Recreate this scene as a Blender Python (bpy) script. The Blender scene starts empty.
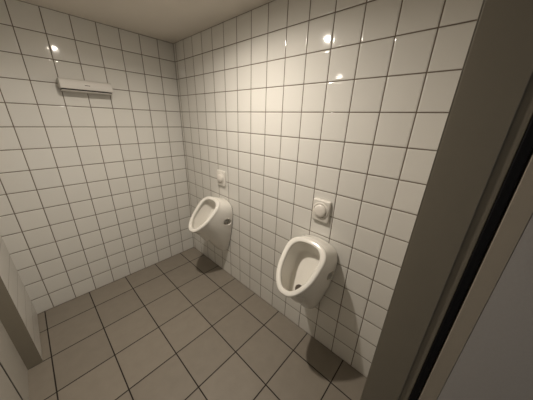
import bpy, bmesh, math
from mathutils import Vector, Matrix
T = 0.15            # one wall tile; the room was measured in tiles
C = bpy.context.scene.collection

def P(x, y, r):     # tile units (x, y, rows below the ceiling) -> metres
    return Vector((x * T, y * T, (r + 15) * T))

# ------------------------------------------------------------------ helpers
def link(name, bm, m, parent=None, smooth=False, kind=None, recalc=True):
    if recalc:
        bmesh.ops.recalc_face_normals(bm, faces=bm.faces)
    me = bpy.data.meshes.new(name)
    bm.to_mesh(me); bm.free()
    if smooth:
        for p in me.polygons: p.use_smooth = True
        me.set_sharp_from_angle(angle=math.radians(42))
    o = bpy.data.objects.new(name, me)
    me.materials.append(m)
    C.objects.link(o)
    if parent: o.parent = parent
    if kind: o['kind'] = kind
    return o

def box(bm, a, b, bevel=0.0, seg=2):
    lo = [min(a[i], b[i]) for i in range(3)]; hi = [max(a[i], b[i]) for i in range(3)]
    vs = [bm.verts.new((x, y, z)) for x in (lo[0], hi[0]) for y in (lo[1], hi[1]) for z in (lo[2], hi[2])]
    fs = [(0,1,3,2),(4,6,7,5),(0,4,5,1),(2,3,7,6),(0,2,6,4),(1,5,7,3)]
    faces = [bm.faces.new([vs[i] for i in f]) for f in fs]
    if bevel:
        es = set(e for f in faces for e in f.edges)
        bmesh.ops.bevel(bm, geom=list(es), offset=bevel, segments=seg, affect='EDGES', profile=0.5)

def prism(bm, prof, axis_pts):
    """prof: list of 3D points for the first end; axis_pts: offset vector to the other end"""
    a = [bm.verts.new(p) for p in prof]
    b = [bm.verts.new(Vector(p) + axis_pts) for p in prof]
    n = len(prof)
    bm.faces.new(a); bm.faces.new(b[::-1])
    for i in range(n):
        bm.faces.new((a[i], a[(i+1) % n], b[(i+1) % n], b[i]))

def loft(bm, rings, cap0=True, cap1=True):
    vr = [[bm.verts.new(p) for p in r] for r in rings]
    n = len(vr[0])
    for a, b in zip(vr, vr[1:]):
        for i in range(n):
            bm.faces.new((a[i], a[(i+1) % n], b[(i+1) % n], b[i]))
    if cap0: bm.faces.new(vr[0][::-1])
    if cap1: bm.faces.new(vr[-1])
    return vr

def lathe(bm, prof, M, n=48):
    """prof: (radius, height) list, revolved about local z, placed by matrix M"""
    rings = [[M @ Vector((r*math.cos(2*math.pi*i/n), r*math.sin(2*math.pi*i/n), h)) for i in range(n)] for r, h in prof]
    loft(bm, rings)

def empty(name, loc, label, cat, group=None):
    o = bpy.data.objects.new(name, None); C.objects.link(o)
    o.location = loc; o.empty_display_size = 0.05
    o['label'] = label; o['category'] = cat
    if group: o['group'] = group
    return o

# ---------------------------------------------------------------- materials
def mat(name, col, rough=0.5, spec=0.5, noise=0.0, scale=30.0, bump=0.0, metal=0.0):
    m = bpy.data.materials.new(name); m.use_nodes = True
    nt = m.node_tree; b = nt.nodes['Principled BSDF']
    b.inputs['Base Color'].default_value = (*col, 1)
    b.inputs['Roughness'].default_value = rough
    b.inputs['Specular IOR Level'].default_value = spec
    b.inputs['Metallic'].default_value = metal
    tc = nt.nodes.new('ShaderNodeTexCoord')
    nz = nt.nodes.new('ShaderNodeTexNoise'); nz.inputs['Scale'].default_value = scale
    nz.inputs['Detail'].default_value = 4
    nt.links.new(tc.outputs['Object'], nz.inputs['Vector'])
    if noise:
        mx = nt.nodes.new('ShaderNodeMix'); mx.data_type = 'RGBA'
        mx.inputs['A'].default_value = (*[c*(1-noise) for c in col], 1)
        mx.inputs['B'].default_value = (*[min(1, c*(1+noise)) for c in col], 1)
        nt.links.new(nz.outputs['Fac'], mx.inputs['Factor'])
        nt.links.new(mx.outputs['Result'], b.inputs['Base Color'])
    if bump:
        bp = nt.nodes.new('ShaderNodeBump'); bp.inputs['Strength'].default_value = bump
        bp.inputs['Distance'].default_value = 0.001
        nt.links.new(nz.outputs['Fac'], bp.inputs['Height'])
        nt.links.new(bp.outputs['Normal'], b.inputs['Normal'])
    return m

def tiles(name, col, grout, axes, pitch, off, gw, rough, spec, vary, pillow=0.0, mottle=0.0, edge=0.016, wob=0.0, grough=0.85):
    """Square tiles in the plane of the two axes; off is where one joint lies. All in metres."""
    m = bpy.data.materials.new(name); m.use_nodes = True
    nt = m.node_tree; N = nt.nodes.new; L = nt.links.new
    b = nt.nodes['Principled BSDF']
    tc = N('ShaderNodeTexCoord'); sx = N('ShaderNodeSeparateXYZ')
    L(tc.outputs['Object'], sx.inputs[0])
    def math_(op, a, v=None, clamp=False):
        n = N('ShaderNodeMath'); n.operation = op; n.use_clamp = clamp
        for i, q in enumerate((a, v)):
            if q is None: continue
            if isinstance(q, (int, float)): n.inputs[i].default_value = q
            else: L(q, n.inputs[i])
        return n.outputs[0]
    dists, ids = [], []
    for k in range(2):
        u = math_('DIVIDE', math_('SUBTRACT', sx.outputs['XYZ'.index(axes[k])], off[k]), pitch[k])
        fr = math_('FRACT', u)
        d = math_('MULTIPLY', math_('MINIMUM', fr, math_('SUBTRACT', 1.0, fr)), pitch[k])
        dists.append(d); ids.append(math_('FLOOR', u))
    d = math_('MINIMUM', dists[0], dists[1])
    mr = N('ShaderNodeMapRange'); mr.interpolation_type = 'SMOOTHSTEP'
    L(d, mr.inputs['Value'])
    mr.inputs['From Min'].default_value = gw*0.42; mr.inputs['From Max'].default_value = gw*0.62
    mask = mr.outputs['Result']
    cb = N('ShaderNodeCombineXYZ'); L(ids[0], cb.inputs[0]); L(ids[1], cb.inputs[1])
    wn = N('ShaderNodeTexWhiteNoise'); wn.noise_dimensions = '3D'; L(cb.outputs[0], wn.inputs['Vector'])
    f = math_('ADD', math_('MULTIPLY', wn.outputs['Value'], 2*vary), 1 - vary)
    nz = N('ShaderNodeTexNoise'); nz.inputs['Scale'].default_value = 14; nz.inputs['Detail'].default_value = 6
    L(tc.outputs['Object'], nz.inputs['Vector'])
    if mottle:
        f = math_('MULTIPLY', f, math_('ADD', math_('MULTIPLY', nz.outputs['Fac'], 2*mottle), 1 - mottle))
    sc = N('ShaderNodeVectorMath'); sc.operation = 'SCALE'
    sc.inputs[0].default_value = col; L(f, sc.inputs['Scale'])
    mx = N('ShaderNodeMix'); mx.data_type = 'RGBA'
    mx.inputs['A'].default_value = (*grout, 1)
    L(mask, mx.inputs['Factor']); L(sc.outputs[0], mx.inputs['B'])
    L(mx.outputs['Result'], b.inputs['Base Color'])
    rg = math_('ADD', math_('MULTIPLY', mask, rough - grough), grough)
    L(rg, b.inputs['Roughness'])
    b.inputs['Specular IOR Level'].default_value = spec
    # relief: sunk joint, edges rolled over, faint waviness of the glaze
    ed = N('ShaderNodeMapRange'); ed.interpolation_type = 'SMOOTHSTEP'
    hs = []
    for dd in dists:
        e = math_('MINIMUM', math_('DIVIDE', dd, edge), 1.0)
        e = math_('SUBTRACT', 1.0, e)
        hs.append(math_('MULTIPLY', e, e))
    h = math_('MULTIPLY', math_('ADD', hs[0], hs[1]), -pillow)
    h = math_('ADD', h, math_('MULTIPLY', mask, 0.0012))
    if wob:
        n2 = N('ShaderNodeTexNoise'); n2.inputs['Scale'].default_value = 9; n2.inputs['Detail'].default_value = 1
        L(tc.outputs['Object'], n2.inputs['Vector'])
        h = math_('ADD', h, math_('MULTIPLY', n2.outputs['Fac'], wob))
    bp = N('ShaderNodeBump'); bp.inputs['Strength'].default_value = 1.0; bp.inputs['Distance'].default_value = 1.0
    L(h, bp.inputs['Height']); L(bp.outputs['Normal'], b.inputs['Normal'])
    return m

def emit(name, col, strength):
    m = bpy.data.materials.new(name); m.use_nodes = True
    b = m.node_tree.nodes['Principled BSDF']
    b.inputs['Base Color'].default_value = (0.8, 0.8, 0.8, 1)
    b.inputs['Emission Color'].default_value = (*col, 1)
    b.inputs['Emission Strength'].default_value = strength
    return m

WT = (0.73, 0.715, 0.67); GR = (0.17, 0.135, 0.10)
kw = dict(gw=0.0046, rough=0.065, spec=0.5, vary=0.025, pillow=0.0022, edge=0.011, wob=0.00006)
m_tile_right = tiles('white_tile_urinal_wall', WT, GR, 'YZ', (0.984*T, T), (-14.02*T, 0.0), **kw)
m_tile_back = tiles('white_tile_end_wall', WT, GR, 'XZ', (0.998*T, T), (-1.003*T, 0.0), **kw)
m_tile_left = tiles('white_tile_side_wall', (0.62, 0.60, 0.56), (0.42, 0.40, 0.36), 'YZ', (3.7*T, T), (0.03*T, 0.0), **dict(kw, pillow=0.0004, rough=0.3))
m_floor = tiles('grey_brown_floor_tile', (0.25, 0.22, 0.18), (0.022, 0.017, 0.013), 'XY', (2.02*T, 2.005*T), (-1.285*T, -1.615*T),
                gw=0.0066, rough=0.5, spec=0.35, vary=0.05, mottle=0.10, pillow=0.0004, edge=0.006)
m_ceiling = mat('ceiling_paint', (0.74, 0.69, 0.62), 0.9, 0.2, 0.03, 6, 0.1)
m_frame = mat('taupe_frame_paint', (0.235, 0.21, 0.165), 0.5, 0.35, 0.03, 25, 0.05)
m_leaf = mat('grey_door_laminate', (0.50, 0.475, 0.455), 0.6, 0.3, 0.06, 160, 0.15)
m_edge = mat('beige_door_edging', (0.42, 0.37, 0.30), 0.5, 0.35, 0.03, 25)
m_rubber = mat('black_rubber', (0.006, 0.006, 0.007), 0.7, 0.2, 0.1, 60)
m_panel = mat('pale_panel_laminate', (0.45, 0.425, 0.38), 0.5, 0.35, 0.03, 20)
m_plaster = mat('plaster_wall', (0.5, 0.48, 0.45), 0.9, 0.2, 0.03, 20)
m_ceramic = mat('glazed_ceramic', (0.80, 0.775, 0.715), 0.13, 0.5, 0.01, 12)
m_plastic = mat('white_plastic', (0.76, 0.73, 0.67), 0.32, 0.45, 0.01, 20)
m_plastic_pale = mat('pale_button_plastic', (0.79, 0.75, 0.69), 0.25, 0.45, 0.01, 20)
m_box = mat('matte_box_plastic', (0.60, 0.575, 0.53), 0.45, 0.4, 0.01, 20)
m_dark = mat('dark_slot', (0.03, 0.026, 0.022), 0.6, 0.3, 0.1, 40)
m_drain = mat('drain_grate', (0.10, 0.085, 0.07), 0.4, 0.4, 0.1, 40)
m_metal = mat('brushed_metal', (0.6, 0.6, 0.6), 0.3, 0.5, 0.02, 40, metal=1.0)

# ------------------------------------------------------------------ setting
W = 0.12
XL = -9.66 * T                 # tiled side wall
XR = -10.13 * T                # recessed panel wall
YS = -3.6 * T                  # where the tiled stub ends
YF = -14.98 * T                # inner face of the front wall
XJ = -3.0 * T                  # right reveal of the doorway
YB = -16.9 * T                 # outer face of the front wall
H = 15 * T
DH = 2.05                      # doorway height
XJ2 = XJ - 0.90                # left reveal
YC = -4.2                      # end of the outer corridor
XC0, XC1 = -2.6, 0.7

def struct(name, parts, m, bevel=0):
    bm = bmesh.new()
    for a, b in parts: box(bm, a, b, bevel)
    return link(name, bm, m, kind='structure')

struct('floor', [((XC0, YC, -0.1), (XC1, W, 0))], m_floor)
struct('ceiling', [((XC0, YC, H), (XC1, W, H + 0.1))], m_ceiling)
struct('wall_right', [((0, YF, 0), (W, W, H))], m_tile_right)
struct('wall_back', [((XC0, 0, 0), (0, W, H))], m_tile_back)
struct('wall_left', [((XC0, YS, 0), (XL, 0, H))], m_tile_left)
# recessed side panel beyond the stub
YD = -5.67 * T
struct('wall_partition', [((XC0, YD + 0.004, 0), (XR, YS - 0.004, H)), ((XC0, YF, 2.06), (XR - 0.001, YD, H)), ((XC0, YF, 0), (XR - 0.03, YD, 2.06))], m_panel)
# taupe jamb that closes the end of the tiled stub
struct('trim_2', [((XR, YS - 0.004, 0), (XL + 0.002, YS + 0.0005, H))], m_frame)
# cubicle door, flush with the panel and set off by a dark gap
bm = bmesh.new(); box(bm, (XR - 0.028, -11.4*T, 0.008), (XR - 0.001, YD - 0.012, 2.04), 0.001)
d2 = link('door_2', bm, m_panel, kind='structure')
bm = bmesh.new(); box(bm, (XR - 0.026, YD - 0.0115, 0.008), (XR - 0.0015, YD + 0.0035, 2.04))  # dark strip that stands in for the shade in the door gap
link('door_gap_shade', bm, m_dark, d2)
bm = bmesh.new()
lathe(bm, [(0.026, 0), (0.026, 0.006), (0.010, 0.008), (0.010, 0.045)], Matrix.Translation((XR - 0.0015, -10.9*T, 1.05)) @ Matrix.Rotation(math.pi/2, 4, 'Y'))
box(bm, (XR + 0.042, -10.95*T, 1.04), (XR + 0.058, -10.1*T, 1.06), 0.004)
link('door_handle', bm, m_metal, d2, True)
# front wall with the doorway the picture is taken through
struct('wall_front', [((XJ + 0.03, YB + 0.02, 0), (W, YF - 0.004, H)), ((XC0, YB + 0.02, 0), (XJ2 - 0.03, YF - 0.004, H)),
                      ((XJ2 - 0.03, YB + 0.02, DH + 0.03), (XJ + 0.03, YF - 0.004, H))], m_plaster)
struct('wall_corridor', [((XC1, YC, 0), (XC1 + 0.1, YB + 0.02, H)), ((XC0 - 0.1, YC, 0), (XC0, W, H)), ((W, YB + 0.02, 0), (XC1 + 0.1, YB + 0.14, H))], m_plaster)

# door frame: steel jambs with a rebate and a rubber seal
Y1 = -15.727 * T               # step of the rebate
Y2 = -15.885 * T; Y3 = -16.02 * T
bm = bmesh.new()
for s, x0 in ((1, XJ), (-1, XJ2)):
    z1 = DH
    box(bm, (x0, Y1, 0), (x0 + s*0.034, YF, z1), 0.0025)                 # reveal
    box(bm, (x0, YF - 0.0, 0), (x0 + s*0.07, YF + 0.002, z1 + 0.04), 0.0008)   # inner architrave
    box(bm, (x0 + s*0.004, Y2, 0), (x0 + s*0.034, Y1 + 0.002, z1), 0.0015)  # rebate
    box(bm, (x0 + s*0.010, Y3, 0), (x0 + s*0.034, Y2 + 0.002, z1), 0.001)
box(bm, (XJ2 - 0.034, Y1, DH), (XJ + 0.034, YF, DH + 0.034), 0.0025)
box(bm, (XJ2 - 0.034, Y3, DH + 0.006), (XJ + 0.034, Y1, DH + 0.034), 0.0015)
box(bm, (XJ2 - 0.07, YF, DH), (XJ + 0.07, YF + 0.002, DH + 0.04), 0.0008)
fr = link('trim_1', bm, m_frame, kind='structure')
bm = bmesh.new()
box(bm, (XJ + 0.001, Y3 + 0.0008, 0.0), (XJ + 0.0105, Y2 - 0.0008, DH + 0.006), 0.002)
box(bm, (XJ2 - 0.0105, Y3 + 0.0008, 0.0), (XJ2 - 0.001, Y2 - 0.0008, DH + 0.006), 0.002)
link('rubber_seal', bm, m_rubber, fr)
# door leaf, standing open on the right outside the frame
bm = bmesh.new()
box(bm, (XJ + 0.0005, -16.30*T - 0.88, 0.01), (XJ + 0.038, -16.30*T - 0.0006, 2.04))
d1 = link('door_1', bm, m_leaf, kind='structure')
bm = bmesh.new()
box(bm, (XJ, -16.30*T, 0.01), (XJ + 0.038, Y3 - 0.004, 2.04), 0.001)
link('door_edge', bm, m_edge, d1)

# ------------------------------------------------------------------ urinals
NA = 72
def sg(v, p): return math.copysign(abs(v)**p, v)
RT = Vector((-0.68, 0, -8.965 + 0.0)); RB = Vector((-2.443, 0, -10.694))
RD = (RB - RT); RLEN = RD.length; RDn = RD.normalized(); RN = Vector((RDn.z, 0, -RDn.x))  # towards the front and up
if RN.z < 0: RN = -RN
def rim(th, inset=0.0, up=0.0):
    c, s = math.cos(th), math.sin(th)
    mid = (RT + RB) * 0.5
    a = -sg(c, 0.784) * (RLEN/2 - inset)
    w = sg(s, 0.784) * (1 + 0.295*c) * (0.896 - inset)
    return mid + RDn*a + Vector((0, w, 0)) + RN*up
def wallcurve(th):
    c, s = math.cos(th), math.sin(th)
    u = (1 - c)/2
    tab = ((0, 0), (0.01, 0.40), (0.03, 0.64), (0.06, 0.82), (0.1, 0.94), (0.2, 1.01), (0.35, 0.96), (0.55, 0.81), (0.75, 0.62), (0.88, 0.47), (0.95, 0.34), (0.985, 0.20), (1, 0))
    w = 0
    for (a, p), (b, q) in zip(tab, tab[1:]):
        if a <= u <= b + 1e-9: w = p + (q - p)*(u - a)/(b - a)
    return Vector((-0.045, math.copysign(w, s), -9.13 - 3.96*u))
DT = Vector((-0.42, 0, -9.80)); DB = Vector((-1.55, 0, -11.66))
def deep(th, k=1.0):
    c, s = math.cos(th), math.sin(th)
    mid = (DT + DB)*0.5; d = DB - DT
    return mid - d*0.5*sg(c, 0.65)*k + Vector((0, 0.58*sg(s, 0.55)*(1 + 0.30*c)*k, 0))
def bez(a, k, b, t): return a*(1-t)**2 + k*2*t*(1-t) + b*t*t
def cub(a, k, l, b, t): return a*(1-t)**3 + k*3*t*(1-t)**2 + l*3*t*t*(1-t) + b*t**3
def urinal_body():
    ths = [2*math.pi*i/NA for i in range(NA)]
    rings = []
    for t in (0, 0.06, 0.14, 0.24, 0.36, 0.48, 0.60, 0.72, 0.83, 0.92, 0.97, 1.0):
        r = []
        for th in ths:
            c = math.cos(th); a = wallcurve(th); b = rim(th, 0.015, -0.10)
            low = max(0.0, -c)
            k1 = a.lerp(b, 0.20); k2 = a.lerp(b, 0.68)
            k1.x = b.x*(0.34 + 0.04*low); k1.y = a.y*(1.02 + 0.10*low*(1 - low)*4*0.5); k1.z = a.z + 0.03*(b.z - a.z) + 0.06*low
            k2.x = b.x*(0.74 - 0.24*low); k2.y = b.y*(1.03) + 0.12*(a.y - b.y)
            k2.z += 0.10*max(0, c) + 0.16*low
            r.append(cub(a, k1, k2, b, t))
        rings.append(r)
    for ins, up in ((0.0, -0.05), (0.008, 0.0), (0.03, 0.035), (0.06, 0.048), (0.17, 0.048), (0.205, 0.04), (0.222, 0.015), (0.226, -0.03), (0.215, -0.09), (0.17, -0.13), (0.13, -0.17)):
        rings.append([rim(th, ins, up) for th in ths])
    for t in (0.18, 0.38, 0.58, 0.76, 0.9, 1.0):
        r = []
        for th in ths:
            a = rim(th, 0.13, -0.17); b = deep(th)
            k = (a*0.42 + b*0.58) + (Vector((0, 1, 0))*(a.y - b.y)*0.22) - RN*0.16
            r.append(bez(a, k, b, t))
        rings.append(r)
    for k, dn in ((0.97, 0.006), (0.85, 0.02), (0.5, 0.025), (0.2, 0.025)):
        rings.append([deep(th, k) - RN*dn for th in ths])
    return [[Vector((v.x*T, v.y*T, v.z*T)) for v in r] for r in rings]

def make_urinal(name, y, label):
    t = empty(name, P(0, y, -15), label, 'urinal', 'wall-hung urinals on the tiled wall')
    off = Vector((0, 0, 15*T))
    bm = bmesh.new()
    loft(bm, [[v + off for v in r] for r in urinal_body()])
    body = link('ceramic_bowl', bm, m_ceramic, t, True)
    bm = bmesh.new()
    back = [wallcurve(2*math.pi*i/NA) for i in range(NA)]
    def sq(v, x): return Vector((x, v.y*0.975*T, ((v.z + 11.2)*0.985 - 11.2 + 15)*T))
    loft(bm, [[sq(v, -0.0006) for v in back], [sq(v, -0.0063) for v in back]])  # thin dark strip behind the back edge of the bowl
    g = link('wall_joint', bm, m_dark, t); g['label'] = 'dark thin joint against the tiles'
    return t, body

ur, bowl = make_urinal('urinal', -4.57, 'white ceramic wall-hung urinal nearer the room corner, farther from the doorway')
# mounting recess in each flank, cut out of the ceramic
bm = bmesh.new()
for s in (1, -1):
    Mx = Matrix.Translation((-0.42*T, s*0.86*T, (15 - 10.42)*T)) @ Matrix.Rotation(math.radians(32), 4, 'Y') @ Matrix.Rotation(math.pi/2, 4, 'X') @ Matrix.Diagonal((1.25, 0.85, 1, 1))
    lathe(bm, [(0.038, -0.042), (0.038, 0.042)], Mx, 32)
cut = link('cutter', bm, m_ceramic, None)
md = bowl.modifiers.new('cut', 'BOOLEAN'); md.object = cut; md.operation = 'DIFFERENCE'; md.solver = 'EXACT'
cut.location = ur.location * 1.0
bpy.context.view_layer.update()
dg = bpy.context.evaluated_depsgraph_get()
me = bpy.data.meshes.new_from_object(bowl.evaluated_get(dg))
bowl.modifiers.clear(); bowl.data = me
for p in me.polygons: p.use_smooth = True
me.set_sharp_from_angle(angle=math.radians(42))
bpy.data.objects.remove(cut)
# drain
dp = DB*0.75 + DT*0.25; dn = (DB - DT).normalized()
n_ = Vector((dn.z, 0, -dn.x)); n_ = -n_ if n_.z < 0 else n_
Md = Matrix.Translation(Vector((dp.x*T, 0, (15 + dp.z)*T)) - RN*0.010*T) @ n_.to_track_quat('Z', 'Y').to_matrix().to_4x4()
bm = bmesh.new()
lathe(bm, [(0.029, -0.004), (0.029, 0.0015), (0.025, 0.003), (0.022, 0.0012), (0.004, 0.0008)], Md, 28)
dr = link('drain', bm, m_drain, ur, True); dr['label'] = 'dark drain in the bowl'

def copy_tree(o, parent=None):
    c = o.copy(); C.objects.link(c)
    if parent: c.parent = parent
    for ch in [x for x in bpy.data.objects if x.parent == o]: copy_tree(ch, c)
    return c
ur2 = copy_tree(ur); ur2.location = P(0, -11.57, -15)
ur2['label'] = 'white ceramic wall-hung urinal next to the taupe doorway frame, farther from the corner'

# -------------------------------------------------------------- flush plates
fb = empty('flush_button', P(0, -4.57, -7.82), 'white square flush plate with round button above the urinal nearer the corner', 'flush button', 'flush plates above the urinals')
bm = bmesh.new()
hw, hh, th_ = 0.395*T, 0.475*T, 0.14*T
def rrect(k, x, hz0=1.0):
    pts = []; r = 0.010
    for cx, cz, a0 in ((1, 1, 0), (-1, 1, 90), (-1, -1, 180), (1, -1, 270)):
        for j in range(7):
            a = math.radians(a0 + j*15)
            yy = (hw*k - r)*cx + r*math.cos(a); zz = (hh*k - r)*cz + r*math.sin(a)
            pts.append(Vector((x, yy, zz)))
    return pts
def curve_front(ps):     # the cover bulges a little and rolls under at its lower edge
    out = []
    for p in ps:
        q = p.copy(); q.z -= 0.0035*max(0, 1 - (p.y/hw)**2) if p.z < 0 else 0
        out.append(q)
    return out
loft(bm, [curve_front(r) for r in (rrect(1, -0.0012), rrect(1, -th_*0.55), rrect(0.985, -th_*0.8), rrect(0.95, -th_*0.95), rrect(0.88, -th_))])
link('cover_plate', bm, m_plastic, fb, True)
Rx = Matrix.Rotation(-math.pi/2, 4, 'Y')
bm = bmesh.new()
lathe(bm, [(0.054, 0.0), (0.054, 0.003), (0.051, 0.006), (0.046, 0.0065), (0.0435, 0.0035), (0.0435, 0.0)], Matrix.Translation((-th_ + 0.001, 0, 0.002)) @ Rx, 48)
link('collar_ring', bm, m_plastic, fb, True)
bm = bmesh.new()
lathe(bm, [(0.041, 0.0), (0.041, 0.010), (0.0385, 0.0145), (0.032, 0.018), (0.020, 0.0205), (0.006, 0.0212)], Matrix.Translation((-th_ + 0.001, 0, 0.002)) @ Rx, 48)
link('push_button', bm, m_plastic_pale, fb, True)
fb2 = copy_tree(fb); fb2.location = P(0, -11.53, -7.83)
fb2['label'] = 'white square flush plate with round button above the urinal next to the doorway'

# ------------------------------------------------------------ wall-hung box
wu = empty('wall_unit', P(-5.03, 0, -3.13), 'long white horizontal box with dark slot, high on the tiled end wall', 'wall unit')
L0 = -1.045*T; L1 = 1.045*T
def uprof(pts): return [Vector((L0, -d*T, (r + 3.1)*T)) for d, r in pts]
bm = bmesh.new()
prism(bm, uprof([(0.008, -2.76), (0.52, -2.76), (0.575, -2.775), (0.60, -2.81), (0.62, -2.95), (0.63, -3.185), (0.615, -3.20), (0.008, -3.20)]), Vector((L1 - L0, 0, 0)))
bmesh.ops.bevel(bm, geom=[e for e in bm.edges], offset=0.0012, segments=2, affect='EDGES')
link('housing', bm, m_box, wu, True)
bm = bmesh.new()
prism(bm, [p + Vector((0.05*T, 0, 0)) for p in uprof([(0.012, -3.19), (0.57, -3.19), (0.56, -3.27), (0.012, -3.27)])], Vector((L1 - L0 - 0.1*T, 0, 0)))
sl = link('air_slot', bm, m_dark, wu); sl['label'] = 'dark slot under the front cover'
bm = bmesh.new()
prism(bm, [p + Vector((0.03*T, 0, 0)) for p in uprof([(0.008, -3.255), (0.57, -3.255), (0.585, -3.262), (0.58, -3.285), (0.56, -3.30), (0.30, -3.315), (0.008, -3.315)])], Vector((L1 - L0 - 0.06*T, 0, 0)))
bmesh.ops.bevel(bm, geom=[e for e in bm.edges], offset=0.0008, segments=1, affect='EDGES')
link('lower_casing', bm, m_box, wu, True)
bm = bmesh.new()
box(bm, (-0.11*T, -0.6245*T, 0.085*T), (0.10*T, -0.60*T, 0.115*T))
bd = link('badge', bm, m_drain, wu); bd['label'] = 'small dark badge on the cover'

# --------------------------------------------------------------------- lamps
LAMP = (1.0, 0.905, 0.79)
dl = empty('ceiling_downlight', P(-4.87, -8.2, 0), 'small round recessed ceiling downlight over the middle of the room', 'ceiling light')
bm = bmesh.new()
lathe(bm, [(0.060, 0.001), (0.060, -0.004), (0.054, -0.007), (0.032, -0.007), (0.0285, -0.002), (0.0285, 0.001)], Matrix.Identity(4), 48)
link('trim_ring', bm, m_plastic, dl, True)
bm = bmesh.new()
lathe(bm, [(0.028, -0.0005), (0.028, -0.0035), (0.026, -0.0045)], Matrix.Identity(4), 40)
link('lamp_lens', bm, emit('lamp_glow', LAMP, 680.0), dl, True)
la = bpy.data.lights.new('downlight_beam', 'AREA'); la.shape = 'DISK'; la.size = 0.054; la.spread = math.radians(160)
la.energy = 10.0; la.color = LAMP
lo = bpy.data.objects.new('downlight_beam', la); C.objects.link(lo); lo.parent = dl; lo.location = (0, 0, -0.0055)

wl = empty('wall_lamp', P(-10.13, -6.62, -1.09), 'small round white lamp high above the cubicle door', 'wall lamp')
bm = bmesh.new()
Ry = Matrix.Rotation(math.pi/2, 4, 'Y')
lathe(bm, [(0.055, -0.0005), (0.055, 0.014), (0.050, 0.018), (0.030, 0.019)], Ry, 40)
link('lamp_base', bm, m_plastic, wl, True)
bm = bmesh.new()
lathe(bm, [(0.040, 0.017), (0.040, 0.024), (0.034, 0.031), (0.020, 0.035), (0.004, 0.036)], Ry, 32)
link('lamp_shade', bm, emit('wall_lamp_glow', LAMP, 20.0), wl, True)

# ------------------------------------------------------- daylight of the hall
w = bpy.data.worlds.new('World'); bpy.context.scene.world = w; w.use_nodes = True
w.node_tree.nodes['Background'].inputs[0].default_value = (0.75, 0.87, 1.0, 1)
w.node_tree.nodes['Background'].inputs[1].default_value = 0.16

# -------------------------------------------------------------------- camera
cd = bpy.data.cameras.new('Camera'); cam = bpy.data.objects.new('Camera', cd); C.objects.link(cam)
cd.sensor_fit = 'HORIZONTAL'; cd.sensor_width = 36.0; cd.lens = 212.91/533*36.0
cd.clip_start = 0.02
R = Matrix(((0.67519877, 0.23874938, -0.69792934), (-0.73693388, 0.2596005, -0.62412822), (0.03217258, 0.93573838, 0.35122445)))
cam.matrix_world = Matrix.Translation(P(-7.78055568, -15.31657091, -4.34192918)) @ R.to_4x4()
sc = bpy.context.scene
sc.camera = cam
sc.view_settings.view_transform = 'Standard'; sc.view_settings.look = 'None'
sc.view_settings.exposure = 0.25; sc.view_settings.gamma = 1.0
